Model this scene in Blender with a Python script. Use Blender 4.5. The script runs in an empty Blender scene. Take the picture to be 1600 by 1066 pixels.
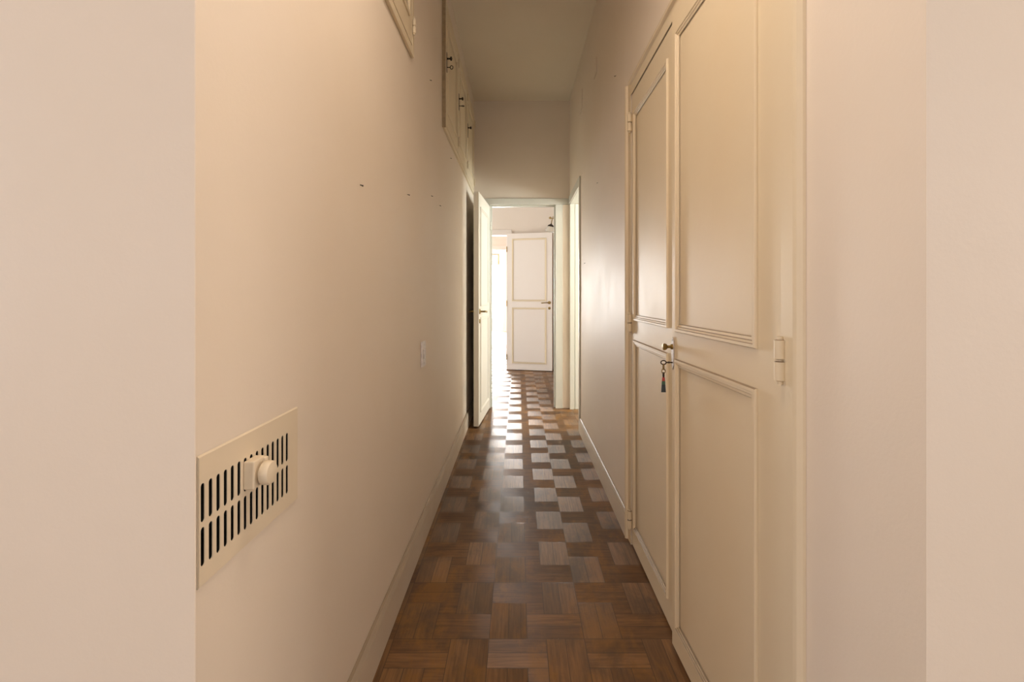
import bpy, bmesh, math, random
from mathutils import Vector, Matrix
random.seed(7)
S = bpy.context.scene
C = S.collection
PI = math.pi

# ------------------------------------------------------------------ camera
CAMH = 1.15
cam_d = bpy.data.cameras.new('camera'); cam = bpy.data.objects.new('camera', cam_d); C.objects.link(cam)
cam.location = (0, 0, CAMH); cam.rotation_euler = (PI/2, 0, 0)
cam_d.sensor_width = 36.0; cam_d.lens = 17.1
cam_d.shift_x = -10/1600; cam_d.shift_y = -72/1600
cam_d.clip_start = 0.02; cam_d.clip_end = 200
S.camera = cam

# ------------------------------------------------------------------ light
S.view_settings.view_transform = 'Standard'; S.view_settings.look = 'None'
S.view_settings.gamma = 1.0; S.view_settings.use_curve_mapping = False
S.view_settings.exposure = 0.06
w = bpy.data.worlds.new('World'); S.world = w; w.use_nodes = True
bg = w.node_tree.nodes['Background']
# overcast sky: glaring on the balcony side, where the sun stands behind the cloud, dim on the other sides
_t = w.node_tree; _tc = _t.nodes.new('ShaderNodeTexCoord'); _sx = _t.nodes.new('ShaderNodeSeparateXYZ'); _mr = _t.nodes.new('ShaderNodeMapRange')
_t.links.new(_tc.outputs['Generated'], _sx.inputs[0]); _t.links.new(_sx.outputs[1], _mr.inputs[0])
for _i, _v in ((1, .60), (2, .85), (3, .35), (4, 6.0)): _mr.inputs[_i].default_value = _v
_t.links.new(_mr.outputs[0], bg.inputs[1])
bg.inputs[0].default_value = (1.0, 0.985, 0.96, 1)

def area(name, loc, rot, sx, sy, watts, col):
    d = bpy.data.lights.new(name, 'AREA'); d.shape = 'RECTANGLE'; d.size = sx; d.size_y = sy
    d.energy = watts; d.color = col
    o = bpy.data.objects.new(name, d); C.objects.link(o); o.location = loc; o.rotation_euler = rot
    return o
# daylight entering each window of the flat (the lights stand in the window openings)
area('daylight_hall_left', (-4.04, -.6, 1.7), (0, -PI/2, 0), 1.55, 1.35, 30, (.62, .80, 1.0))
area('daylight_hall_right', (4.04, -.6, 1.7), (0, PI/2, 0), 1.55, 1.35, 44, (1.0, .87, .77))
area('daylight_hall_back', (-2.0, -3.24, 1.6), (PI/2, 0, 0), 3.5, 2.1, 38, (1.0, .83, .75))
area('daylight_hall_garden', (2.0, -3.24, 1.6), (PI/2, 0, 0), 3.5, 2.1, 29, (.82, .88, .95))
area('daylight_side_room', (2.47, 4.0, 1.75), (0, PI/2, 0), 1.05, 1.25, 86, (.93, 1.0, .96))
area('daylight_sitting_room', (-3.26, 6.3, 1.5), (0, -PI/2, 0), 1.75, 1.75, 66, (.90, .97, 1.0))
area('daylight_passage', (-3.26, 8.75, 1.5), (0, -PI/2, 0), 1.75, 1.65, 70, (1.0, 0.97, 0.94))
area('daylight_balcony', (-1.4, 15.75, 1.3), (-PI/2, 0, 0), 2.0, 2.4, 900, (1.0, 0.985, 0.96))

sd = bpy.data.lights.new('sun', 'SUN'); sd.energy = 7.0; sd.angle = math.radians(6); sd.color = (1.0, .97, .92)
so = bpy.data.objects.new('sun', sd); C.objects.link(so); so.rotation_euler = (math.radians(-52), 0, math.radians(6)); so.location = (0, 20, 12)

# ------------------------------------------------------------------ material helpers
def nmat(name):
    m = bpy.data.materials.new(name); m.use_nodes = True
    nt = m.node_tree; b = nt.nodes['Principled BSDF']
    return m, nt, b
def noise(nt, scale, detail=4, rough=.55, vec=None):
    n = nt.nodes.new('ShaderNodeTexNoise'); n.inputs['Scale'].default_value = scale
    n.inputs['Detail'].default_value = detail; n.inputs['Roughness'].default_value = rough
    if vec is not None: nt.links.new(vec, n.inputs['Vector'])
    return n
def ramp(nt, fac, stops):
    r = nt.nodes.new('ShaderNodeValToRGB'); e = r.color_ramp.elements
    while len(e) < len(stops): e.new(.5)
    for i, (p, c) in enumerate(stops):
        e[i].position = p; e[i].color = (*c, 1)
    nt.links.new(fac, r.inputs['Fac']); return r
def bump(nt, b, h, strength, dist):
    n = nt.nodes.new('ShaderNodeBump'); n.inputs['Strength'].default_value = strength
    n.inputs['Distance'].default_value = dist
    nt.links.new(h, n.inputs['Height']); nt.links.new(n.outputs[0], b.inputs['Normal'])
    return n
def math_n(nt, op, a, b=None):
    n = nt.nodes.new('ShaderNodeMath'); n.operation = op
    for i, v in enumerate((a, b)):
        if v is None: continue
        if isinstance(v, (int, float)): n.inputs[i].default_value = v
        else: nt.links.new(v, n.inputs[i])
    return n.outputs[0]
def mix(nt, fac, a, b, mode='MIX'):
    n = nt.nodes.new('ShaderNodeMix'); n.data_type = 'RGBA'; n.blend_type = mode
    for s, v in ((0, fac), (6, a), (7, b)):
        if isinstance(v, (int, float)): n.inputs[s].default_value = v
        elif isinstance(v, tuple): n.inputs[s].default_value = (*v, 1)
        else: nt.links.new(v, n.inputs[s])
    return n.outputs[2]

def paint(name, base, dirt, rough, bscale=90, bstr=.12, spec=.5, blotch=.5):
    """brushed or rolled old paint with faint stains"""
    m, nt, b = nmat(name)
    geo = nt.nodes.new('ShaderNodeNewGeometry')
    n1 = noise(nt, 1.3, 5, .6, geo.outputs['Position'])
    r = ramp(nt, n1.outputs['Fac'], [(.42, dirt), (.42+.5*blotch, base)])
    nt.links.new(r.outputs[0], b.inputs['Base Color'])
    n2 = noise(nt, bscale, 3, .6, geo.outputs['Position'])
    bump(nt, b, n2.outputs['Fac'], bstr, .004)
    n3 = noise(nt, 4, 4, .6, geo.outputs['Position'])
    rr = nt.nodes.new('ShaderNodeMapRange'); rr.inputs[3].default_value = rough-.06; rr.inputs[4].default_value = rough+.08
    nt.links.new(n3.outputs['Fac'], rr.inputs[0]); nt.links.new(rr.outputs[0], b.inputs['Roughness'])
    b.inputs['Specular IOR Level'].default_value = spec
    return m
def flat(name, col, rough=.5, metal=0.0, wear=None):
    m, nt, b = nmat(name)
    tc = nt.nodes.new('ShaderNodeTexCoord')
    n = noise(nt, 60, 4, .6, tc.outputs['Object'])
    r = ramp(nt, n.outputs['Fac'], [(.35, wear or tuple(c*.8 for c in col)), (.6, col)])
    nt.links.new(r.outputs[0], b.inputs['Base Color'])
    b.inputs['Roughness'].default_value = rough; b.inputs['Metallic'].default_value = metal
    return m

M = {}
M['wall'] = paint('wall_paint', (.885, .785, .675), (.865, .76, .64), .52, 110, .06, .4)
M['wall_far'] = paint('far_room_wall_paint', (.86, .78, .72), (.84, .76, .69), .6, 110, .06, .3)
M['ceiling'] = paint('ceiling_paint', (.87, .79, .66), (.85, .765, .63), .8, 110, .05, .2)
M['trim'] = paint('trim_gloss_paint', (.845, .735, .55), (.82, .70, .51), .47, 60, .05, .5)
M['vent_paint'] = paint('vent_paint', (.845, .735, .57), (.82, .70, .53), .45, 60, .05, .5)
M['edge_brown'] = flat('brown_frame_edge', (.40, .30, .18), .6)  # darker brown than the trim, for the near side edge of the cupboards
M['skirt'] = paint('skirting_paint', (.80, .71, .60), (.70, .60, .48), .45, 60, .05, .5)
def shade_top(m):
    """grey-brown shade painted into the colour of faces that look upwards"""
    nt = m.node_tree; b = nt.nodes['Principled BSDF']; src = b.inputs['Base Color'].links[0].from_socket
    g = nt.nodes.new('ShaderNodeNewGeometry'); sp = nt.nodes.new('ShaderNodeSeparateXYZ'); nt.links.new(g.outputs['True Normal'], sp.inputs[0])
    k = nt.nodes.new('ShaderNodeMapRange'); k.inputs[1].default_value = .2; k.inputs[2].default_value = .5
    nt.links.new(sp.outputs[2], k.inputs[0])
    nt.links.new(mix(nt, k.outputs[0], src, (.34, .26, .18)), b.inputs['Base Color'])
shade_top(M['skirt']); shade_top(M['trim'])  # shade line along the top edges, painted into the base colour
M['door_white'] = paint('room_door_paint', (.85, .79, .69), (.83, .765, .655), .38, 60, .05, .5)
M['far_door'] = paint('far_door_paint', (.87, .81, .77), (.86, .795, .75), .42, 60, .05, .5)
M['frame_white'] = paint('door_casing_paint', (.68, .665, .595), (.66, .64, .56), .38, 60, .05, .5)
M['white'] = flat('white_plastic', (.84, .78, .76), .3)
M['brass'] = flat('worn_brass', (.42, .30, .11), .35, .9, (.22, .15, .06))
M['steel'] = flat('brushed_plate_metal', (.66, .62, .60), .42, .55, (.50, .46, .43))
M['iron'] = flat('dark_iron', (.045, .032, .022), .45, .6)
M['dark'] = flat('dark_void', (.012, .010, .009), .9)
M['closet_in'] = flat('closet_inside_board', (.25, .2, .14), .8)
M['tag_dark'] = flat('dark_blue_grey_leather', (.045, .06, .075), .5)
M['tag_red'] = flat('red_leather', (.55, .08, .07), .5)
M['tag_green'] = flat('green_leather', (.07, .16, .10), .5)
M['edge_wood'] = flat('bare_brown_door_edge', (.30, .17, .07), .6)
M['shutter_wood'] = flat('brown_shutter_wood', (.46, .26, .10), .6)
M['slat'] = flat('cream_shutter_slat', (.82, .76, .66), .6)
M['paving'] = flat('balcony_paving', (.78, .74, .68), .8)

def glass_mat():
    m, nt, b = nmat('frosted_glass')
    b.inputs['Base Color'].default_value = (.93, .88, .80, 1)
    b.inputs['Roughness'].default_value = .25; b.inputs['Transmission Weight'].default_value = .35
    tc = nt.nodes.new('ShaderNodeTexCoord'); n = noise(nt, 40, 3, .5, tc.outputs['Object'])
    bump(nt, b, n.outputs['Fac'], .1, .002)
    return m
M['glass'] = glass_mat()

def parquet_mat():
    m, nt, b = nmat('pinwheel_parquet')
    L = nt.links
    def att(n):
        a = nt.nodes.new('ShaderNodeAttribute'); a.attribute_type = 'GEOMETRY'; a.attribute_name = n; return a
    rnd = att('rnd').outputs['Fac']; ori = att('ori').outputs['Fac']; ln = att('len').outputs['Fac']
    uv = nt.nodes.new('ShaderNodeUVMap'); uv.uv_map = 'UVMap'
    sep = nt.nodes.new('ShaderNodeSeparateXYZ'); L.new(uv.outputs[0], sep.inputs[0])
    u, v = sep.outputs[0], sep.outputs[1]
    geo = nt.nodes.new('ShaderNodeNewGeometry')
    # grain coordinates: stretched along the finger, a new offset for each finger
    cmb = nt.nodes.new('ShaderNodeCombineXYZ')
    L.new(math_n(nt, 'MULTIPLY', u, 7.0), cmb.inputs[0]); L.new(math_n(nt, 'MULTIPLY', v, 110.0), cmb.inputs[1])
    L.new(math_n(nt, 'MULTIPLY', rnd, 137.0), cmb.inputs[2])
    grain = noise(nt, 1.0, 5, .65, cmb.outputs[0])
    cm2 = nt.nodes.new('ShaderNodeCombineXYZ')
    L.new(math_n(nt, 'MULTIPLY', u, 5.0), cm2.inputs[0]); L.new(math_n(nt, 'MULTIPLY', v, 26.0), cm2.inputs[1])
    L.new(math_n(nt, 'MULTIPLY', rnd, 71.0), cm2.inputs[2])
    fig = noise(nt, 1.0, 3, .5, cm2.outputs[0])
    base = ramp(nt, rnd, [(0, (.080, .036, .012)), (.3, (.130, .060, .020)), (.7, (.175, .084, .029)), (1, (.25, .127, .048))]).outputs[0]
    gcol = ramp(nt, grain.outputs['Fac'], [(.3, (.40, .36, .32)), (.62, (1.18, 1.16, 1.14))]).outputs[0]
    c = mix(nt, .75, base, gcol, 'MULTIPLY')
    fcol = ramp(nt, fig.outputs['Fac'], [(.35, (.72, .68, .62)), (.65, (1.15, 1.12, 1.1))]).outputs[0]
    c = mix(nt, .6, c, fcol, 'MULTIPLY')
    # old wax: amber patches and dark worn stains lying across the fingers
    mp = nt.nodes.new('ShaderNodeMapping'); mp.inputs['Scale'].default_value = (1.0, .38, 1.0)
    L.new(geo.outputs['Position'], mp.inputs['Vector'])
    st = noise(nt, 5.0, 8, .7, mp.outputs[0])
    sr = ramp(nt, st.outputs['Fac'], [(.50, (0, 0, 0)), (.60, (1, 1, 1))]).outputs[0]
    c = mix(nt, math_n(nt, 'MULTIPLY', sr, .7), c, (.25, .108, .013))
    s2 = noise(nt, 2.1, 7, .7, geo.outputs['Position'])
    s2.inputs['Distortion'].default_value = .4
    d2 = ramp(nt, s2.outputs['Fac'], [(.34, (1, 1, 1)), (.48, (0, 0, 0))]).outputs[0]
    c = mix(nt, math_n(nt, 'MULTIPLY', d2, .7), c, (.050, .022, .008))
    # joints between the fingers
    ev = math_n(nt, 'MINIMUM', v, math_n(nt, 'SUBTRACT', .0636, v))
    eu = math_n(nt, 'MINIMUM', u, math_n(nt, 'SUBTRACT', ln, u))
    e = math_n(nt, 'MINIMUM', ev, eu)
    seam = math_n(nt, 'LESS_THAN', e, .0009)
    c = mix(nt, math_n(nt, 'MULTIPLY', seam, .85), c, (.012, .006, .003))
    L.new(c, b.inputs['Base Color'])
    # fingers laid along the passage shine more than those laid across
    wear = noise(nt, 1.7, 5, .6, geo.outputs['Position'])
    ro = math_n(nt, 'ADD', math_n(nt, 'MULTIPLY', ori, .09), .27)
    ro = math_n(nt, 'ADD', ro, math_n(nt, 'MULTIPLY', wear.outputs['Fac'], .14))
    ro = math_n(nt, 'ADD', ro, math_n(nt, 'MULTIPLY', rnd, .05))
    L.new(ro, b.inputs['Roughness'])
    # open grain scatters light across the fibre
    tg = nt.nodes.new('ShaderNodeTangent'); tg.direction_type = 'UV_MAP'; tg.uv_map = 'UVMap'
    L.new(tg.outputs[0], b.inputs['Tangent'])
    b.inputs['Anisotropic'].default_value = .68; b.inputs['Anisotropic Rotation'].default_value = .25
    b.inputs['Specular IOR Level'].default_value = .72
    h = math_n(nt, 'ADD', math_n(nt, 'MULTIPLY', grain.outputs['Fac'], .35), math_n(nt, 'MULTIPLY', seam, -1.0))
    bump(nt, b, h, .25, .0015)
    return m
M['parquet'] = parquet_mat()

# ------------------------------------------------------------------ mesh helpers
class MB:
    def __init__(s): s.bm = bmesh.new()
    def quad(s, pts):
        return s.bm.faces.new([s.bm.verts.new(p) for p in pts])
    def box(s, x0, x1, y0, y1, z0, z1):
        if x0 > x1: x0, x1 = x1, x0
        if y0 > y1: y0, y1 = y1, y0
        if z0 > z1: z0, z1 = z1, z0
        v = [s.bm.verts.new(p) for p in ((x0,y0,z0),(x1,y0,z0),(x1,y1,z0),(x0,y1,z0),(x0,y0,z1),(x1,y0,z1),(x1,y1,z1),(x0,y1,z1))]
        for f in ((0,3,2,1),(4,5,6,7),(0,1,5,4),(1,2,6,5),(2,3,7,6),(3,0,4,7)):
            s.bm.faces.new([v[i] for i in f])
        return s
    def lathe(s, prof, o, axis, n=24):
        """prof: (radius, distance along axis)"""
        a = Vector(axis).normalized(); t = a.orthogonal().normalized(); q = a.cross(t); o = Vector(o)
        rings = []
        for r, h in prof:
            rings.append([s.bm.verts.new(o + a*h + (t*math.cos(2*PI*k/n) + q*math.sin(2*PI*k/n))*max(r, 1e-5)) for k in range(n)])
        for i in range(len(rings)-1):
            for k in range(n):
                s.bm.faces.new((rings[i][k], rings[i][(k+1)%n], rings[i+1][(k+1)%n], rings[i+1][k]))
        s.bm.faces.new(rings[0][::-1]); s.bm.faces.new(rings[-1])
        return s
    def tube(s, pts, r, n=10, closed=False):
        pts = [Vector(p) for p in pts]; rr = r if isinstance(r, (list, tuple)) else [r]*len(pts)
        rings = []; N = len(pts); prev = None
        for i, p in enumerate(pts):
            if closed: d = pts[(i+1)%N] - pts[i-1]
            else: d = pts[min(i+1, N-1)] - pts[max(i-1, 0)]
            d.normalize()
            t = d.orthogonal() if prev is None else (prev - d*prev.dot(d))
            t.normalize(); prev = t; q = d.cross(t)
            rings.append([s.bm.verts.new(p + (t*math.cos(2*PI*k/n) + q*math.sin(2*PI*k/n))*rr[i]) for k in range(n)])
        m = N if closed else N-1
        for i in range(m):
            A, B = rings[i], rings[(i+1)%N]
            off = 0
            if closed and i == N-1:
                off = min(range(n), key=lambda o: (A[0].co - B[o].co).length)
            for k in range(n):
                s.bm.faces.new((A[k], A[(k+1)%n], B[(k+1+off)%n], B[(k+off)%n]))
        if not closed:
            s.bm.faces.new(rings[0][::-1]); s.bm.faces.new(rings[-1])
        return s
    def prism(s, outline, d):
        """outline: points of one face, extruded by vector d"""
        d = Vector(d)
        a = [s.bm.verts.new(p) for p in outline]; b = [s.bm.verts.new(Vector(p)+d) for p in outline]
        n = len(a)
        s.bm.faces.new(a[::-1]); s.bm.faces.new(b)
        for i in range(n): s.bm.faces.new((a[i], a[(i+1)%n], b[(i+1)%n], b[i]))
        return s
    def ring(s, P, w0, w1, h0, h1, prof):
        """mitred moulding round a rectangle; P(u, out, h) maps to a point; prof: (inset, projection)"""
        loops = []
        for d, p in prof:
            loops.append([s.bm.verts.new(P(a, p, c)) for a, c in ((w0+d,h0+d),(w1-d,h0+d),(w1-d,h1-d),(w0+d,h1-d))])
        for i in range(len(loops)-1):
            for k in range(4):
                s.bm.faces.new((loops[i][k], loops[i][(k+1)%4], loops[i+1][(k+1)%4], loops[i+1][k]))
        return s
    def build(s, name, mat, parent=None, bevel=0, smooth=False, segs=2, sharp=40, recalc=True):
        if recalc: bmesh.ops.recalc_face_normals(s.bm, faces=s.bm.faces)
        me = bpy.data.meshes.new(name); s.bm.to_mesh(me); s.bm.free()
        me.materials.append(mat)
        o = bpy.data.objects.new(name, me); C.objects.link(o)
        if parent: o.parent = parent
        if bevel:
            md = o.modifiers.new('bevel', 'BEVEL'); md.width = bevel; md.segments = segs; md.limit_method = 'ANGLE'; md.angle_limit = math.radians(35)
        if smooth:
            me.polygons.foreach_set('use_smooth', [True]*len(me.polygons))
            me.set_sharp_from_angle(angle=math.radians(sharp))
        return o
def tag(o, label, cat, group=None, kind=None):
    o['label'] = label; o['category'] = cat
    if group: o['group'] = group
    if kind: o['kind'] = kind
    return o
def empty(name, loc=(0,0,0), rz=0.0):
    o = bpy.data.objects.new(name, None); C.objects.link(o); o.empty_display_size = .1
    o.location = loc; o.rotation_euler = (0, 0, rz); return o
def struct(o, label, cat): return tag(o, label, cat, kind='structure')

def wall(name, axis, a0, a1, u0, u1, z0, z1, mat, holes=(), label='', cat='wall', bevel=0):
    """axis 'x': wall runs along Y with faces at x=a0, a1; 'y': runs along X with faces at y=a0, a1.
       holes: (u0, u1, z0, z1) cut right through"""
    us = sorted({u0, u1, *[h[0] for h in holes], *[h[1] for h in holes]})
    zs = sorted({z0, z1, *[h[2] for h in holes], *[h[3] for h in holes]})
    us = [x for x in us if u0-1e-6 <= x <= u1+1e-6]; zs = [x for x in zs if z0-1e-6 <= x <= z1+1e-6]
    def solid(i, j):
        if i < 0 or j < 0 or i >= len(us)-1 or j >= len(zs)-1: return False
        cu, cz = (us[i]+us[i+1])/2, (zs[j]+zs[j+1])/2
        return not any(h[0] < cu < h[1] and h[2] < cz < h[3] for h in holes)
    mb = MB(); cache = {}
    def V(a, u, z):
        k = (round(a, 5), round(u, 5), round(z, 5))
        if k not in cache: cache[k] = mb.bm.verts.new((a, u, z) if axis == 'x' else (u, a, z))
        return cache[k]
    def F(*vs): mb.bm.faces.new(vs)
    for i in range(len(us)-1):
        for j in range(len(zs)-1):
            if not solid(i, j): continue
            p, q, r, t = us[i], us[i+1], zs[j], zs[j+1]
            for a in (a0, a1): F(V(a,p,r), V(a,q,r), V(a,q,t), V(a,p,t))
            if not solid(i-1, j): F(V(a0,p,r), V(a1,p,r), V(a1,p,t), V(a0,p,t))
            if not solid(i+1, j): F(V(a0,q,r), V(a1,q,r), V(a1,q,t), V(a0,q,t))
            if not solid(i, j-1): F(V(a0,p,r), V(a1,p,r), V(a1,q,r), V(a0,q,r))
            if not solid(i, j+1): F(V(a0,p,t), V(a1,p,t), V(a1,q,t), V(a0,q,t))
    o = mb.build(name, mat, bevel=bevel)
    return struct(o, label, cat)

# ------------------------------------------------------------------ dimensions
XL, XR = -.45, .52            # faces of the corridor walls
YN, YE = .62, 4.94            # corridor mouth, end wall
H = 3.12

# ------------------------------------------------------------------ floor of pinwheel parquet
def floor():
    T = .318; wd = T/5; L3 = wd*3
    ox, oy = -.098, 1.6255
    bm = bmesh.new(); uvl = bm.loops.layers.uv.new('UVMap')
    lr = bm.faces.layers.float.new('rnd'); lo = bm.faces.layers.float.new('ori'); ll = bm.faces.layers.float.new('len')
    R = random.Random(3)
    def finger(x, y, ln, along, base):
        r = min(1, max(0, base + R.uniform(-.10, .10)))
        if along: pts = ((x,y),(x+wd,y),(x+wd,y+ln),(x,y+ln)); uvs = ((0,0),(0,wd),(ln,wd),(ln,0))
        else: pts = ((x,y),(x+ln,y),(x+ln,y+wd),(x,y+wd)); uvs = ((0,0),(ln,0),(ln,wd),(0,wd))
        f = bm.faces.new([bm.verts.new((p[0], p[1], 0)) for p in pts])
        for l, q in zip(f.loops, uvs): l[uvl].uv = q
        f[lr] = r; f[lo] = 0.0 if along else 1.0; f[ll] = ln
    for i in range(-13, 13):
        for j in range(-15, 44):
            X, Y = ox + i*T, oy + j*T
            tb = R.uniform(.15, .85)
            for k in range(2):
                b1, b2, b3, b4 = [tb + R.uniform(-.28, .28) for _ in range(4)]
                finger(X + k*wd, Y, L3, True, b1)                 # near left, along the passage
                finger(X + 2*wd, Y + k*wd, L3, False, b2)         # near right, across
                finger(X + (3+k)*wd, Y + 2*wd, L3, True, b3)      # far right, along
                finger(X, Y + (3+k)*wd, L3, False, b4)            # far left, across
            finger(X + 2*wd, Y + 2*wd, wd, False, tb)
    me = bpy.data.meshes.new('floor'); bm.to_mesh(me); bm.free(); me.materials.append(M['parquet'])
    o = bpy.data.objects.new('floor', me); C.objects.link(o)
    struct(o, 'worn brown parquet floor laid in a pinwheel pattern', 'floor')
floor()
o = MB().box(-6, 4, 15.35, 24, -.06, -.01).build('trim_1', M['paving'])
struct(o, 'sunlit pale balcony paving far beyond the open doors', 'paving')

# ------------------------------------------------------------------ walls and ceiling
o = MB().box(-4.2, 4.2, -3.4, 15.5, H, H+.1).build('ceiling', M['ceiling'])
struct(o, 'plain cream ceiling high over the corridor', 'ceiling')
wall('wall_left', 'x', XL, -.62, .6785, YE, 0, H, M['wall'], [(.6825, .958, .750, .900), (.845, 1.995, 2.178, 2.892), (2.910, 4.765, 2.178, 2.892)], 'cream left wall of the corridor with the vent grille')
CL0, CL1, CLZ = .957, 2.240, 2.075     # closet opening
SD0, SD1, SDZ = 4.085, 4.905, 2.09     # side doorway
wall('wall_right', 'x', XR, .66, YN, YE, 0, H, M['wall'], [(CL0, CL1, 0, CLZ), (SD0, SD1, 0, SDZ)], 'cream right wall of the corridor around the closet')
wall('wall_near_left', 'y', .674, .678, -4.0, -.448, 0, H, M['wall'], (), 'pale wall corner filling the left edge of the view', bevel=.0015)
wall('wall_near_right', 'y', YN, .70, .66, 4.0, 0, H, M['wall'], (), 'pale wall face at the right edge of the view')
wall('wall_hall_left', 'x', -4.1, -4.0, -3.3, .70, 0, H, M['wall'], [(-1.3, .1, .9, 2.5)], 'left wall of the hall behind the camera')
wall('wall_hall_right', 'x', 4.0, 4.1, -3.3, .70, 0, H, M['wall'], [(-1.3, .1, .9, 2.5)], 'right wall of the hall behind the camera')
wall('wall_hall_back', 'y', -3.3, -3.2, -4.1, 4.1, 0, H, M['wall'], [(-3.8, -.2, .5, 2.7), (.2, 3.8, .5, 2.7)], 'back wall of the hall behind the camera')
EX0, EX1, EZ = -.300, .395, 2.085       # rough opening at the end of the corridor
wall('wall_end', 'y', YE, 5.08, -3.3, 2.5, 0, H, M['wall'], [(EX0, EX1, 0, EZ)], 'cream wall closing the corridor above the end doorway')
wall('wall_side_room_near', 'y', 3.1, 3.2, .66, 2.5, 0, H, M['wall_far'], (), 'near wall of the side room')
wall('wall_side_room_right', 'x', 2.42, 2.5, 3.2, YE, 0, H, M['wall_far'], [(3.35, 4.65, 1.2, 2.3)], 'window wall of the side room')
wall('wall_sitting_room_right', 'x', .57, .69, 5.08, 10.0, 0, H, M['wall_far'], (), 'right wall of the far room behind the wall lamp')
wall('wall_sitting_room_left', 'x', -3.3, -3.2, 5.08, 15.3, 0, H, M['wall_far'], [(5.4, 7.2, .6, 2.4), (7.9, 9.6, .6, 2.4)], 'window wall of the far rooms')
FX0, FX1 = -.88, -.165
wall('wall_sitting_room_far', 'y', 7.5, 7.62, -3.2, .57, 0, H, M['wall_far'], [(FX0, FX1, 0, 2.085)], 'pinkish wall above the far open door')
wall('wall_passage_far', 'y', 9.9, 10.02, -3.2, .69, 0, H, M['wall_far'], [(-1.1, .12, 0, 2.085)], 'bright wall of the second room beyond the far doorway')
wall('wall_balcony_side', 'y', 15.3, 15.45, -3.2, 2.0, 0, H, M['wall_far'], [(-2.5, -.42, 0, 2.5)], 'overexposed wall beside the balcony opening')
wall('wall_balcony_room_right', 'x', 1.0, 1.1, 10.02, 15.3, 0, H, M['wall_far'], (), 'right wall of the balcony room')

# ------------------------------------------------------------------ baseboards
def baseboard(name, x, s, y0, y1, h, t, label):
    """x: wall face; s: +1 when the board sticks out towards +x"""
    g = .0008*s
    pr = [(x+g, 0), (x+g+s*t, 0), (x+g+s*t, h-.022), (x+g+s*(t-.003), h-.014), (x+g+s*(t*.55), h-.004), (x+g+s*.003, h), (x+g, h)]
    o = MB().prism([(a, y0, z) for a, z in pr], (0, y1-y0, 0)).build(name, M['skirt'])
    struct(o, label, 'baseboard')
baseboard('baseboard_left', XL, 1, .680, YE-.001, .135, .015, 'painted wooden baseboard along the left wall')
baseboard('baseboard_right', XR, -1, 2.322, SD0-.022, .122, .013, 'scuffed painted baseboard along the right wall before the closet')
baseboard('baseboard_near', XR, -1, YN+.001, .872, .122, .013, 'short painted baseboard between closet and near wall corner')

# ------------------------------------------------------------------ door parts
MOLD = [(0, 0), (0, .004), (.002, .0075), (.009, .0075), (.0105, .0045), (.016, .005), (.018, .002), (.024, .002), (.026, 0)]
MOLD_S = [(0, 0), (0, .005), (.004, .008), (.010, .008), (.014, .004), (.018, .003), (.020, 0)]

def moldings(leaf, T, s, panels, mat, prof=MOLD, both=False, name='panel_molding'):
    for (u0, u1, z0, z1) in panels:
        MB().ring(lambda a, p, c: (a, s*(p+.0002), c), u0, u1, z0, z1, prof).build(name, mat, leaf)
        if both:
            MB().ring(lambda a, p, c: (a, -s*(T+p+.0002), c), u0, u1, z0, z1, prof).build(name, mat, leaf)

def leaf_mesh(W, T, s, z0, z1, panels, rec=.0025, both=False):
    """slab whose panels lie a little back from the frame"""
    mb = MB()
    def face(y, sgn, recess):
        us = sorted({0, W, *[p[0] for p in panels], *[p[1] for p in panels]})
        zs = sorted({z0, z1, *[p[2] for p in panels], *[p[3] for p in panels]})
        vs = {}
        def V(u, z, d):
            k = (round(u, 5), round(z, 5), round(d, 5))
            if k not in vs: vs[k] = mb.bm.verts.new((u, y - sgn*d, z))
            return vs[k]
        for i in range(len(us)-1):
            for j in range(len(zs)-1):
                cu, cz = (us[i]+us[i+1])/2, (zs[j]+zs[j+1])/2
                if recess and any(p[0] < cu < p[1] and p[2] < cz < p[3] for p in panels): continue
                mb.bm.faces.new((V(us[i],zs[j],0), V(us[i+1],zs[j],0), V(us[i+1],zs[j+1],0), V(us[i],zs[j+1],0)))
        if recess:
            for p in panels:
                q = .012
                uu = [u for u in us if p[0]-1e-6 <= u <= p[1]+1e-6]; zz = [z for z in zs if p[2]-1e-6 <= z <= p[3]+1e-6]
                outer = [(u, zz[0]) for u in uu] + [(uu[-1], z) for z in zz[1:]] + [(u, zz[-1]) for u in uu[-2::-1]] + [(uu[0], z) for z in zz[-2:0:-1]]
                inner = [(min(max(a, p[0]+q), p[1]-q), min(max(c, p[2]+q), p[3]-q)) for a, c in outer]
                n = len(outer)
                for k in range(n):
                    a, b_ = outer[k], outer[(k+1)%n]; c_, d_ = inner[(k+1)%n], inner[k]
                    mb.bm.faces.new((V(*a,0), V(*b_,0), V(*c_,rec), V(*d_,rec)))
                mb.bm.faces.new([V(*k, rec) for k in inner])
    face(0, s, True); face(-s*T, -s, both)
    for (a, b_, c_, d_) in (((0,z0),(W,z0),0,0), ((W,z0),(W,z1),0,0), ((W,z1),(0,z1),0,0), ((0,z1),(0,z0),0,0)):
        mb.quad([(a[0],0,a[1]), (b_[0],0,b_[1]), (b_[0],-s*T,b_[1]), (a[0],-s*T,a[1])])
    return mb

def hinge(parent, u, y, z, mat, r=.0085, h=.078, leafw=.0, name='hinge'):
    mb = MB()
    for a, b_ in ((-h/2, -.0012), (.0012, h/2)):
        mb.lathe([(r*.6, a), (r, a+.002), (r, b_-.002), (r*.6, b_)], (u, y, z), (0, 0, 1), 16)
    mb.lathe([(r*.55, -h/2-.006), (r*.55, h/2+.006)], (u, y, z), (0, 0, 1), 10)
    return mb.build(name, mat, parent, smooth=True)

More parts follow.
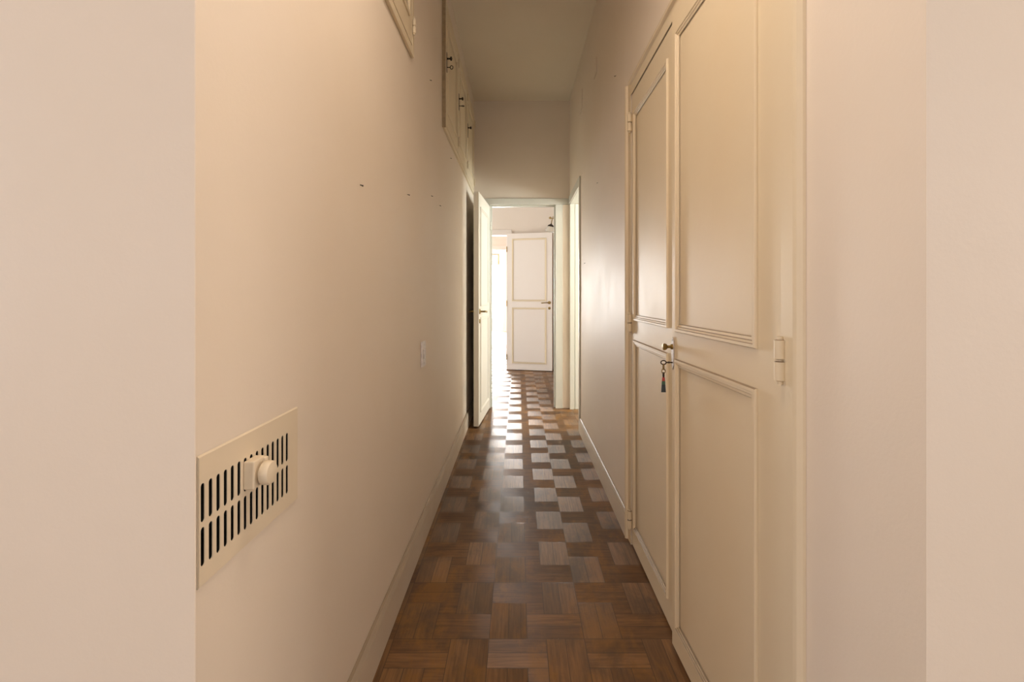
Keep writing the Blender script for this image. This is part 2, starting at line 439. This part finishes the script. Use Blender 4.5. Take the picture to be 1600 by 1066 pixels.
def lever_set(parent, u, y, s, z, zk, dirn, mat):
    """lever handle with round rosette above a key rosette; s outward, dirn: way the lever points along u"""
    rs = MB().lathe([(.023, 0), (.023, .004), (.017, .008), (.010, .010)], (u, y, z), (0, s, 0), 20).build('rosette', mat, parent, smooth=True)
    mb = MB()
    pts = [(u, y+s*.006, z), (u, y+s*.035, z), (u+dirn*.004, y+s*.045, z), (u+dirn*.016, y+s*.050, z), (u+dirn*.06, y+s*.050, z-.002), (u+dirn*.105, y+s*.048, z-.006), (u+dirn*.115, y+s*.044, z-.006)]
    mb.tube(pts, [.008, .008, .0085, .0085, .0075, .0085, .006], 10).build('lever_handle', mat, parent, smooth=True, sharp=60)
    MB().lathe([(.020, 0), (.020, .004), (.013, .007), (.004, .008)], (u, y, zk), (0, s, 0), 20).build('key_rosette', mat, parent, smooth=True)

# ------------------------------------------------------------------ end doorway
t = empty('trim_2', (0, YE, 0))
struct(t, 'pale painted casing framing the doorway at the corridor end', 'door frame')
cw = .0
mb = MB()
mb.box(.377, .448, -.016, -.0005, 0, 2.067)
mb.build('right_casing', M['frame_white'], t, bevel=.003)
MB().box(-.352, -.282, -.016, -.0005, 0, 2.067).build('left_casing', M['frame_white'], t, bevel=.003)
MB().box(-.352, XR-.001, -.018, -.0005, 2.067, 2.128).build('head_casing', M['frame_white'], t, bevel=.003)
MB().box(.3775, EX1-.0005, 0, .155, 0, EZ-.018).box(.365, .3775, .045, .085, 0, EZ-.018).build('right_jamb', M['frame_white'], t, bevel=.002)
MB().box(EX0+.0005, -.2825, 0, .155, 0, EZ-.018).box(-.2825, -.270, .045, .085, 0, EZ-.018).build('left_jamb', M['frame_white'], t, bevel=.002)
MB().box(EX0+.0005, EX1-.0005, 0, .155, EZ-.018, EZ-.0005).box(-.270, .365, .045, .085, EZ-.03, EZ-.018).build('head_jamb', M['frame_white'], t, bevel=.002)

# the open leaf of that doorway, swung back along the left wall
ang = math.atan2(4.205-4.915, -.3445+.2885)
d1 = empty('door_1', (-.2885, 4.915, 0), ang)
struct(d1, 'open panelled cream door swung back along the left wall', 'door')
W1 = .712; P1 = [(.085, .615, 1.05, 1.93), (.085, .615, .11, .95)]
leaf_mesh(W1, .043, 1, .012, 2.045, P1, both=True).build('door_leaf', M['door_white'], d1, bevel=.0015)
moldings(d1, .043, 1, P1, M['door_white'], both=True)
lever_set(d1, W1-.055, 0.0003, 1, 1.005, .92, -1, M['brass'])
lever_set(d1, W1-.055, -.0433, -1, 1.005, .92, -1, M['brass'])
MB().box(W1+.0002, W1+.002, -.032, -.011, .86, 1.08).build('lock_face', M['door_white'], d1)
for z in (.2, 1.02, 1.85): hinge(d1, -.006, .006, z, M['frame_white'], .008, .08)

# ------------------------------------------------------------------ side doorway in the right wall
t = empty('trim_3', (XR, SD0, 0))
struct(t, 'pale casing and rebated jamb of the side doorway by the corridor end', 'door frame')
wS = SD1 - SD0
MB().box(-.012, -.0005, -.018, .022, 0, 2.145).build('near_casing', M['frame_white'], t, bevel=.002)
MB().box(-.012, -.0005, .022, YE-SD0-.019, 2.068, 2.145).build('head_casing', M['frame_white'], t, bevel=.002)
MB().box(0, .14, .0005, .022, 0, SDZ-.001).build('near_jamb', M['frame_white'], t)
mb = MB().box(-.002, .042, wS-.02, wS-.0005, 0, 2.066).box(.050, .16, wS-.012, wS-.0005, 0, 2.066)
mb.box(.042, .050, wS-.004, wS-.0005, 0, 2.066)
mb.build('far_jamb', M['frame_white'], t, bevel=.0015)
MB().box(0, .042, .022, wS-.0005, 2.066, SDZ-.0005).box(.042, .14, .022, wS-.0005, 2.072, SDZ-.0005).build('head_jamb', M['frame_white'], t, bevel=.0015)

# ------------------------------------------------------------------ built-in closet with two leaves
cl = empty('built_in_closet', (XR, (CL0+CL1)/2, 0))
tag(cl, 'tall cream two-leaf closet with raised panels built into the right wall', 'closet')
yc = (CL0+CL1)/2
fr = MB()
cas = [(0, 0), (0, .010), (.004, .014), (.052, .014), (.060, .010), (.066, .004)]
def jamb_prof(y_in, sgn):
    return [(-.0005, y_in-yc, 0), (-.003, y_in-yc, 0), (-.003, y_in+sgn*.054-yc, 0), (-.012, y_in+sgn*.057-yc, 0), (-.016, y_in+sgn*.064-yc, 0), (-.014, y_in+sgn*.073-yc, 0), (-.006, y_in+sgn*.079-yc, 0), (-.0005, y_in+sgn*.080-yc, 0)]
fr.prism(jamb_prof(CL0+.001, -1), (0, 0, 2.135))
fr.prism(jamb_prof(CL1-.001, 1), (0, 0, 2.135))
hp = [(-.0005, 0, 2.070), (-.003, 0, 2.070), (-.003, 0, 2.116), (-.013, 0, 2.119), (-.015, 0, 2.126), (-.012, 0, 2.134), (-.0005, 0, 2.137)]
fr.prism([(a, CL0+.001-yc, z) for a, b_, z in hp], (0, CL1-CL0-.002, 0))
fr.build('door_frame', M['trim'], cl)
MB().box(.145, .16, CL0-yc, CL1-yc, .002, 2.07).build('shelf_back', M['closet_in'], cl)
mb = MB()
mb.box(.60, .62, CL0-.1-yc, CL1+.1-yc, .0, 2.2).box(.161, .60, CL0-.12-yc, CL0-.1-yc, 0, 2.2).box(.161, .60, CL1+.1-yc, CL1+.12-yc, 0, 2.2).box(.161, .60, CL0-.1-yc, CL1+.1-yc, 2.18, 2.2)
mb.build('carcass', M['closet_in'], cl)
# far leaf: shut
HF = 2.232
LT = .034
WF = .640
PF = [(.048, .545, 1.035, 1.972), (.048, .545, .095, .948)]
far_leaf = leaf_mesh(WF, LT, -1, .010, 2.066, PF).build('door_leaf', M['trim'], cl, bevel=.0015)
far_leaf.location = (.001, HF-yc, 0); far_leaf.rotation_euler = (0, 0, -PI/2)
moldings(far_leaf, LT, -1, PF, M['trim'])
for z in (1.942, 1.022, .118): hinge(far_leaf, -.004, -.010, z, M['trim'], .0105, .082)
# near leaf: standing slightly ajar
HN = .9612; NA = math.radians(1.9); WN = .622
PN = [(.090, .584, 1.033, 1.985), (.090, .584, .088, .947)]
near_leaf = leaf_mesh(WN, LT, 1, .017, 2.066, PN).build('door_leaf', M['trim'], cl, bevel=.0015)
near_leaf.location = (.001, HN-yc, 0); near_leaf.rotation_euler = (0, 0, PI/2+NA)
near_leaf['label'] = 'near leaf standing slightly ajar'
moldings(near_leaf, LT, 1, PN, M['trim'])
for z in (1.942, 1.022, .118): hinge(near_leaf, -.008, .009, z, M['trim'], .0105, .082)
# lock plate with pointed ends, knob
uL = WN-.012
oz = [(0, .053), (.005, .045), (.0100, .038), (.0100, -.038), (.006, -.045), (0, -.053)]
outl = [(uL+a, .0005, .962+z) for a, z in oz] + [(uL-a, .0005, .962+z) for a, z in oz[-2:0:-1]]
lp = MB().prism(outl, (0, .0030, 0)).build('lock_plate', M['steel'], near_leaf, bevel=.0006)
lp['label'] = 'silvery worn lock plate with pointed ends'
kb = MB().lathe([(.0085, 0), (.0085, .005), (.0048, .007), (.0048, .016), (.0095, .020), (.0112, .025), (.0112, .029), (.008, .031), (.002, .0315)], (uL, .0034, .9825), (0, 1, 0), 24).build('door_knob', M['brass'], near_leaf, smooth=True)
kb['label'] = 'small turned brass knob'
MB().lathe([(.0016, 0), (.0016, .0006)], (uL, .0034, 1.004), (0, 1, 0), 10).build('screw', M['iron'], near_leaf)

# key with a ring, chain link and tag, hanging in the lock
def leafpt(u, out, z):
    a = PI/2+NA
    return Vector((XR+.001 + u*math.cos(a) - out*math.sin(a), HN + u*math.sin(a) + out*math.cos(a), z))
kp = leafpt(uL, .0036, .932)
key = empty('key', kp, PI/2+NA)
tag(key, 'small dark key with a leather tag hanging in the closet lock', 'key')
mb = MB().tube([(0, 0, 0), (0, .021, 0)], .0022, 10)
mb.lathe([(.0035, 0), (.0035, .003)], (0, .010, 0), (0, 1, 0), 12)
mb.tube([(0, .029 + .0085*math.cos(2*PI*k/20), .0065*math.sin(2*PI*k/20)) for k in range(20)], .0018, 8, True)
mb.build('key_blade', M['iron'], key, smooth=True, sharp=60)
rz = lambda cz, ry, rzz, ax: [((ry*math.cos(2*PI*k/18) if ax else 0), .029 + (0 if ax else ry*math.cos(2*PI*k/18)), cz + rzz*math.sin(2*PI*k/18)) for k in range(18)]
MB().tube(rz(-.014, .0050, .0095, True), .0015, 8, True).build('split_ring', M['brass'], key, smooth=True)
MB().tube(rz(-.028, .0056, .0078, False), .0016, 8, True).build('chain_link', M['brass'], key, smooth=True)
MB().tube(rz(-.040, .0050, .0080, True), .0018, 8, True).build('chain_link', M['iron'], key, smooth=True)
def tagpiece(name, z0, z1, w0, w1, mat, lab):
    p = MB().prism([(-.0022, .029-w0, z0), (-.0022, .029+w0, z0), (-.0022, .029+w1, z1), (-.0022, .029-w1, z1)], (.0044, 0, 0)).build(name, mat, key, bevel=.0007)
    p['label'] = lab
tagpiece('tag_loop', -.0470, -.0600, .0035, .0050, M['tag_red'], 'red top of the tag')
tagpiece('tag_band', -.0600, -.0710, .0052, .0058, M['tag_green'], 'green band of the tag')
tagpiece('tag_body', -.0710, -.0960, .0058, .0074, M['tag_dark'], 'dark blue-grey body of the tag')

# ------------------------------------------------------------------ vent grille on the left wall
v = empty('vent_grille', (XL, .83, .72))
tag(v, 'cream slotted air vent grille low on the left wall by the corner', 'vent')
py0, py1, pz0, pz1 = .6795-.83, .986-.83, .0195, .2015
pitch = .0179; n = 15; ys = .6880-.83
rows = [(.0464, .1014), (.1087, .1637)]
PT = .0035
mb = MB()
def P(a, d, z): return (d, a, z)
cellx = [ys + (i-.5)*pitch for i in range(n+1)]
zb = [pz0, rows[0][0]-.0035, (rows[0][1]+rows[1][0])/2, rows[1][1]+.0035, pz1]
slot_w = .0044
backing = []
for (ra, rb), (za, zb_) in zip(rows, ((zb[1], zb[2]), (zb[2], zb[3]))):
    for i in range(n):
        c0, c1 = cellx[i], cellx[i+1]; cy = (c0+c1)/2; K = 8
        inner = [(cy + slot_w*math.cos(PI*k/K), rb - slot_w + slot_w*math.sin(PI*k/K)) for k in range(K+1)] + \
                [(cy - slot_w*math.cos(PI*k/K), ra + slot_w - slot_w*math.sin(PI*k/K)) for k in range(K+1)]
        outer = []
        for k in range(K+1):
            tt = k/K; outer.append((c1 + (c0-c1)*tt, zb_))
        for k in range(K+1):
            tt = k/K; outer.append((c0 + (c1-c0)*tt, za))
        N = len(inner)
        iv = [mb.bm.verts.new(P(a, PT, z)) for a, z in inner]; ov = [mb.bm.verts.new(P(a, PT, z)) for a, z in outer]
        bv = [mb.bm.verts.new(P(a, PT-.0012, z)) for a, z in inner]
        for k in range(N):
            q = (k+1) % N
            mb.bm.faces.new((ov[k], ov[q], iv[q], iv[k])); mb.bm.faces.new((iv[k], iv[q], bv[q], bv[k]))
def rim(a0, a1, z0, z1): mb.quad([P(a0, PT, z0), P(a1, PT, z0), P(a1, PT, z1), P(a0, PT, z1)])
rim(py0, cellx[0], pz0, pz1); rim(cellx[-1], py1-.003, pz0, pz1)
rim(cellx[0], cellx[-1], pz0, zb[1]); rim(cellx[0], cellx[-1], zb[3], pz1)
e = .0025
for a, b_ in (((py0,pz0),(py1-.003,pz0)), ((py1-.003,pz0),(py1-.003,pz1)), ((py1-.003,pz1),(py0,pz1)), ((py0,pz1),(py0,pz0))):
    def outw(p): return (py1 if p[0] > 0 else p[0], p[1] + (e if p[1] > .1 else -e))
    mb.quad([P(a[0],PT,a[1]), P(b_[0],PT,b_[1]), P(outw(b_)[0],.0008,outw(b_)[1]), P(outw(a)[0],.0008,outw(a)[1])])
mb.build('grille_plate', M['vent_paint'], v, recalc=True)
mb = MB().box(-.085, -.080, .6835-.83, .957-.83, .017, .178)
mb.quad([(-.080,.6835-.83,.031),(-.002,.6835-.83,.031),(-.002,.957-.83,.031),(-.080,.957-.83,.031)])
mb.quad([(-.080,.6835-.83,.179),(-.002,.6835-.83,.179),(-.002,.957-.83,.179),(-.080,.957-.83,.179)])
mb.quad([(-.080,.6835-.83,.031),(-.002,.6835-.83,.031),(-.002,.6835-.83,.179),(-.080,.6835-.83,.179)])
mb.quad([(-.080,.957-.83,.031),(-.002,.957-.83,.031),(-.002,.957-.83,.179),(-.080,.957-.83,.179)])
mb.build('duct', M['dark'], v, recalc=False)
br = MB().box(.0037, .021, .789-.83, .824-.83, .113, .159).box(.0037, .026, .817-.83, .827-.83, .115, .157).build('slider_bracket', M['vent_paint'], v, bevel=.002)
MB().lathe([(.009, 0), (.009, .006), (.0185, .007), (.0195, .010), (.0195, .018), (.0175, .021), (.010, .0225), (.002, .023)], (.0195, .809-.83, .1345), (1, .0, 0), 32).build('slider_knob', M['vent_paint'], v, smooth=True)

# ------------------------------------------------------------------ light switch
sw = empty('light_switch', (XL, 2.278, .874))
tag(sw, 'white light switch plate midway along the left wall', 'light switch')
MB().box(.0006, .009, -.042, .042, -.059, .059).build('switch_plate', M['white'], sw, bevel=.003)
MB().box(.0091, .013, -.016, .016, -.022, .022).build('rocker', M['white'], sw, bevel=.0015)
for z in (-.042, .042): MB().lathe([(.004, 0), (.003, .001)], (.0091, 0, z), (1, 0, 0), 10).build('screw', M['steel'], sw)

# ------------------------------------------------------------------ high wall cupboards on the left
def cupboard(y0, doors, label, detail_key=()):
    """doors: list of (y_start, y_end); knob on the near edge, hinges on the far edge"""
    z0, z1 = 2.140, 2.93
    c = empty('wall_cupboard', (XL, y0, z0))
    tag(c, label, 'cupboard')
    ya, yb = doors[0][0]-y0, doors[-1][1]-y0
    cwid = .034
    f = MB(); PRJ = .014
    f.box(.0006, PRJ, ya-cwid, ya-.002, 0, z1-z0).box(.0006, PRJ, yb+.002, yb+cwid, 0, z1-z0)
    f.box(.0006, PRJ, ya-.002, yb+.002, 0, cwid-.002).box(.0006, PRJ, ya-.002, yb+.002, z1-z0-cwid+.002, z1-z0)
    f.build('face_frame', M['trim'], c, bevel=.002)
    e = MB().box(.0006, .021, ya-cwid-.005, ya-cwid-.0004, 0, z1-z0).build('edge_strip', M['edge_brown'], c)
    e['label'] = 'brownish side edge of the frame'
    k = MB(); q0, q1, r0, r1 = ya+.003, yb-.003, .036, z1-z0-.036
    k.box(-.50, -.49, q0, q1, r0, r1).box(-.49, -.172, q0-.012, q0-.002, r0, r1).box(-.49, -.172, q1+.002, q1+.012, r0, r1)
    k.box(-.49, -.172, q0, q1, r0-.012, r0-.002).box(-.49, -.172, q0, q1, r1+.002, r1+.012)
    k.build('carcass', M['closet_in'], c)
    for i, (a, b_) in enumerate(doors):
        W = b_-a-.013; h0, h1 = cwid+.003, z1-z0-cwid-.003
        # leaf hinged at the far edge, local u runs from hinge to the near edge
        PP = [(.062, W-.085, h0+.085, h1-.085)]
        d = leaf_mesh(W, .0125, -1, h0, h1, PP).build('door_leaf', M['trim'], c, bevel=.0012)
        d.location = (.0135, b_-.003-y0, 0); d.rotation_euler = (0, 0, -PI/2)
        # rotate so that the front faces the corridor (+x)
        d.scale = (1, -1, 1)
        MB().ring(lambda u, p, h: (u, -(p+.0002), h), *PP[0][:2], *PP[0][2:], MOLD_S).build('panel_molding', M['trim'], d)
        for z in (2.255-z0, 2.825-z0): hinge(d, -.003, -.0085, z, M['trim'], .0065, .06)
        uk = W-.045
        MB().box(uk-.009, uk+.009, -.0025, -.0003, 2.505-z0, 2.625-z0).build('lock_plate', M['iron'], d, bevel=.0008)
        MB().lathe([(.007, 0), (.005, .004), (.0045, .031), (.011, .020), (.0125, .025), (.011, .029), (.004, .030)], (uk, -.0026, 2.588-z0), (0, -1, 0), 20).build('door_knob', M['iron'], d, smooth=True)
        if i in detail_key:
            mb = MB().tube([(uk, -.0026, 2.535-z0), (uk, -.022, 2.535-z0)], .0025, 8)
            if detail_key[i] == 'flat':
                mb.tube([(uk, -.030-.0085*math.cos(2*PI*k/16), 2.535-z0+.011*math.sin(2*PI*k/16)) for k in range(16)], .0024, 8, True)
            else:
                mb.tube([(uk+.010*math.sin(2*PI*k/16), -.030-.0085*math.cos(2*PI*k/16), 2.535-z0) for k in range(16)], .0024, 8, True)
            mb.build('key', M['iron'], d, smooth=True, sharp=60)
    return c
cupboard(.80, [(.84, 1.42), (1.42, 2.0)], 'nearer high cupboard, only its lower far corner in view at top left')
cupboard(2.84, [(2.905, 3.51), (3.51, 4.13), (4.13, 4.77)], 'farther high row of three cupboard doors with dark knobs, upper left wall', {0: 'flat', 1: 'side'})

# ------------------------------------------------------------------ small fittings on the right wall
def cover(y, z, s, label):
    o = MB().box(-.006, -.0005, -s/2, s/2, -s/2, s/2).build('cover_plate', M['wall'], None, bevel=.001)
    o.location = (XR, y, z)
    tag(o, label, 'cover plate')
cover(4.02, 2.745, .155, 'lower painted-over square cover plate high on the right wall, nearer the end wall')
cover(3.27, 2.675, .105, 'upper painted-over cover plate on the right wall, above the closet corner side')
def nail(wallx, s, y, z, label, r=.0035, tilt=0):
    mb = MB().lathe([(.0014, 0), (.0014, .007), (r, .0072), (r, .0090), (r*.5, .0096)], (0, 0, 0), (s, 0, -.35), 10)
    o = mb.build('nail', M['iron'], None, smooth=True); o.location = (wallx + s*.0004, y, z)
    tag(o, label, 'nail')
def fromL(x, y): Y = .45*760/(810-x); return Y, CAMH-(y-461)*Y/760
def fromR(x, y): Y = .52*760/(x-810); return Y, CAMH-(y-461)*Y/760
for px, lab in (((562.5, 289), 'nail on the left wall, lowest of the group nearest the camera'),
                ((636.5, 304), 'nail on the left wall below the nearer cupboard, middle of three in a falling line'),
                ((673.5, 306), 'nail on the left wall just right of the middle one'),
                ((686.5, 321), 'small nail on the left wall closest to the open door'),
                ((671.5, 125), 'nail high on the left wall between the two cupboards'),
                ((703.5, 247), 'small nail on the left wall just under the far cupboard row')):
    Y, Z = fromL(*px); nail(XL, 1, Y, Z, lab, .0024)
for px, lab in (((962.5, 118.5), 'nail high on the right wall above the closet corner'),
                ((934.5, 285.5), 'nail on the right wall level with the side doorway top'),
                ((914.5, 411), 'nail on the right wall beside the side doorway casing')):
    Y, Z = fromR(*px); nail(XR, -1, Y, Z, lab, .0024)

# ------------------------------------------------------------------ far room: open door, casings, wall lamp
t = empty('trim_4', (0, 7.5, 0))
struct(t, 'cream casing of the doorway behind the far open door', 'door frame')
MB().box(-.185, -.10, -.018, -.0005, 0, 2.07).build('right_casing', M['far_door'], t, bevel=.003)
MB().box(-.95, -.86, -.018, -.0005, 0, 2.07).build('left_casing', M['far_door'], t, bevel=.003)
MB().box(-.95, -.10, -.020, -.0005, 2.07, 2.155).build('head_casing', M['far_door'], t, bevel=.003)
MB().box(-.184, FX1-.0005, 0, .135, 0, 2.07).box(FX0+.0005, -.861, 0, .135, 0, 2.07).box(FX0+.0005, FX1-.0005, 0, .135, 2.07, 2.0845).build('jamb', M['far_door'], t)
hx, hy, ex, ey = -.172, 7.455, .508, 7.285
d2 = empty('door_2', (hx, hy, 0), math.atan2(ey-hy, ex-hx))
struct(d2, 'wide open two-panel white door in the far bright room', 'door')
W2 = math.hypot(ex-hx, ey-hy); P2 = [(.075, .612, 1.052, 2.01), (.075, .612, .105, .958)]
leaf_mesh(W2, .040, -1, .010, 2.088, P2, both=True).build('door_leaf', M['far_door'], d2, bevel=.0015)
moldings(d2, .040, -1, P2, M['trim'], both=False)
lever_set(d2, W2-.045, -.0003, -1, 1.035, .95, -1, M['brass'])
MB().box(W2+.0003, W2+.002, .001, .039, .012, 2.086).build('lock_edge', M['edge_wood'], d2)
for z in (.2, 1.02, 1.85): hinge(d2, -.006, -.006, z, M['brass'], .007, .08)
MB().box(-1.18, .2, 9.882, 9.8995, 2.07, 2.15).box(.1, .2, 9.882, 9.8995, 0, 2.07).box(-1.18, -1.08, 9.882, 9.8995, 0, 2.07).build('trim_5', M['far_door'], bevel=.003)
struct(bpy.data.objects['trim_5'], 'pale casing of the second doorway seen through the first', 'door frame')

lm = empty('wall_lamp', (.57, 6.72, 2.165))
tag(lm, 'ornate wall lamp with a bell glass shade above the far open door', 'lamp')
MB().lathe([(.05, 0), (.05, .006), (.035, .014), (.018, .022), (.008, .026)], (-.0005, 0, .02), (-1, 0, 0), 24).build('back_plate', M['brass'], lm, smooth=True)
arm = [(-.02, 0, .02), (-.045, 0, .050), (-.075, 0, .056), (-.098, 0, .040), (-.108, 0, .012), (-.115, 0, -.030)]
mb = MB().tube(arm, .006, 10)
for k, (cx, cz) in enumerate(((-.085, .058), (-.060, .030))):
    mb.tube([(cx + (.004+.0016*i)*math.cos(i*.55+k*2), 0, cz + (.004+.0016*i)*math.sin(i*.55+k*2)) for i in range(14)], .004, 8)
for a in (-.5, 0, .5):   # leaf sprays on the arm
    mb.prism([(-.10, -.004, .040), (-.128, a*.03-.002, .066), (-.150, a*.06, .050), (-.130, a*.03+.002, .036)], (0, .004, 0))
mb.build('arm', M['brass'], lm, smooth=True)
MB().lathe([(.008, 0), (.010, .010), (.022, .016), (.040, .028), (.046, .042), (.043, .046)], (-.115, 0, -.028), (-.18, 0, -1), 24).build('shade_holder', M['iron'], lm, smooth=True)
MB().lathe([(.038, 0), (.050, .012), (.060, .035), (.066, .060), (.070, .072), (.064, .071), (.057, .040), (.040, .010)], (-.122, 0, -.070), (-.18, 0, -1), 28).build('glass_shade', M['glass'], lm, smooth=True)

# ------------------------------------------------------------------ balcony opening, roller shutter pushed out
t = empty('window_1', (-1.46, 15.3, 0))
struct(t, 'wide balcony window opening glaring white far away', 'window')
MB().box(.985, 1.039, .02, .12, 0, 2.49).box(-1.039, -.985, .02, .12, 0, 2.49).box(-.985, .985, .02, .12, 2.44, 2.49).build('window_frame', M['door_white'], t)
MB().box(.955, .985, .05, .09, 0, 2.44).box(.70, .955, .05, .09, 0, .05).build('window_sash', M['door_white'], t)
sh = empty('roller_shutter', (-1.30, 15.345, 2.10))
tag(sh, 'brown framed slatted shutter hanging in the far bright balcony opening', 'shutter')
MB().box(-.70, .70, 0, .035, .31, .3395).box(.655, .70, 0, .035, 0, .31).box(-.70, -.655, 0, .035, 0, .31).build('shutter_frame', M['shutter_wood'], sh)
mb = MB()
for k in range(7): mb.box(-.655, .655, .010, .024, .005+k*.044, .040+k*.044)
mb.build('slats', M['slat'], sh)

# ------------------------------------------------------------------ added unseen fill lamp over the corridor mouth, brightens the dark middle
pl = empty('added_fill_lamp', (.035, .95, H))
tag(pl, 'added fill lamp hanging from the ceiling, unseen above the camera view', 'lamp')
MB().lathe([(.045, -.0005), (.045, -.012), (.030, -.026), (.006, -.032)], (0, 0, 0), (0, 0, 1), 24).build('ceiling_rose', M['white'], pl, smooth=True)
MB().tube([(0, 0, -.03), (0, 0, -.36)], .003, 8).build('cord', M['white'], pl, smooth=True)
MB().lathe([(.012, -.34), (.022, -.35), (.024, -.40), (.030, -.405), (.10, -.44), (.16, -.50), (.175, -.53), (.172, -.53), (.157, -.502), (.098, -.445), (.02, -.412)], (0, 0, 0), (0, 0, 1), 32).build('lamp_shade', M['white'], pl, smooth=True)
ld = area('added_fill_light', (.035, .95, H-.525), (0, 0, 0), .29, .29, 8.6, (1.0, .83, .66)); ld.data.shape = 'DISK'  # fill light of the added lamp
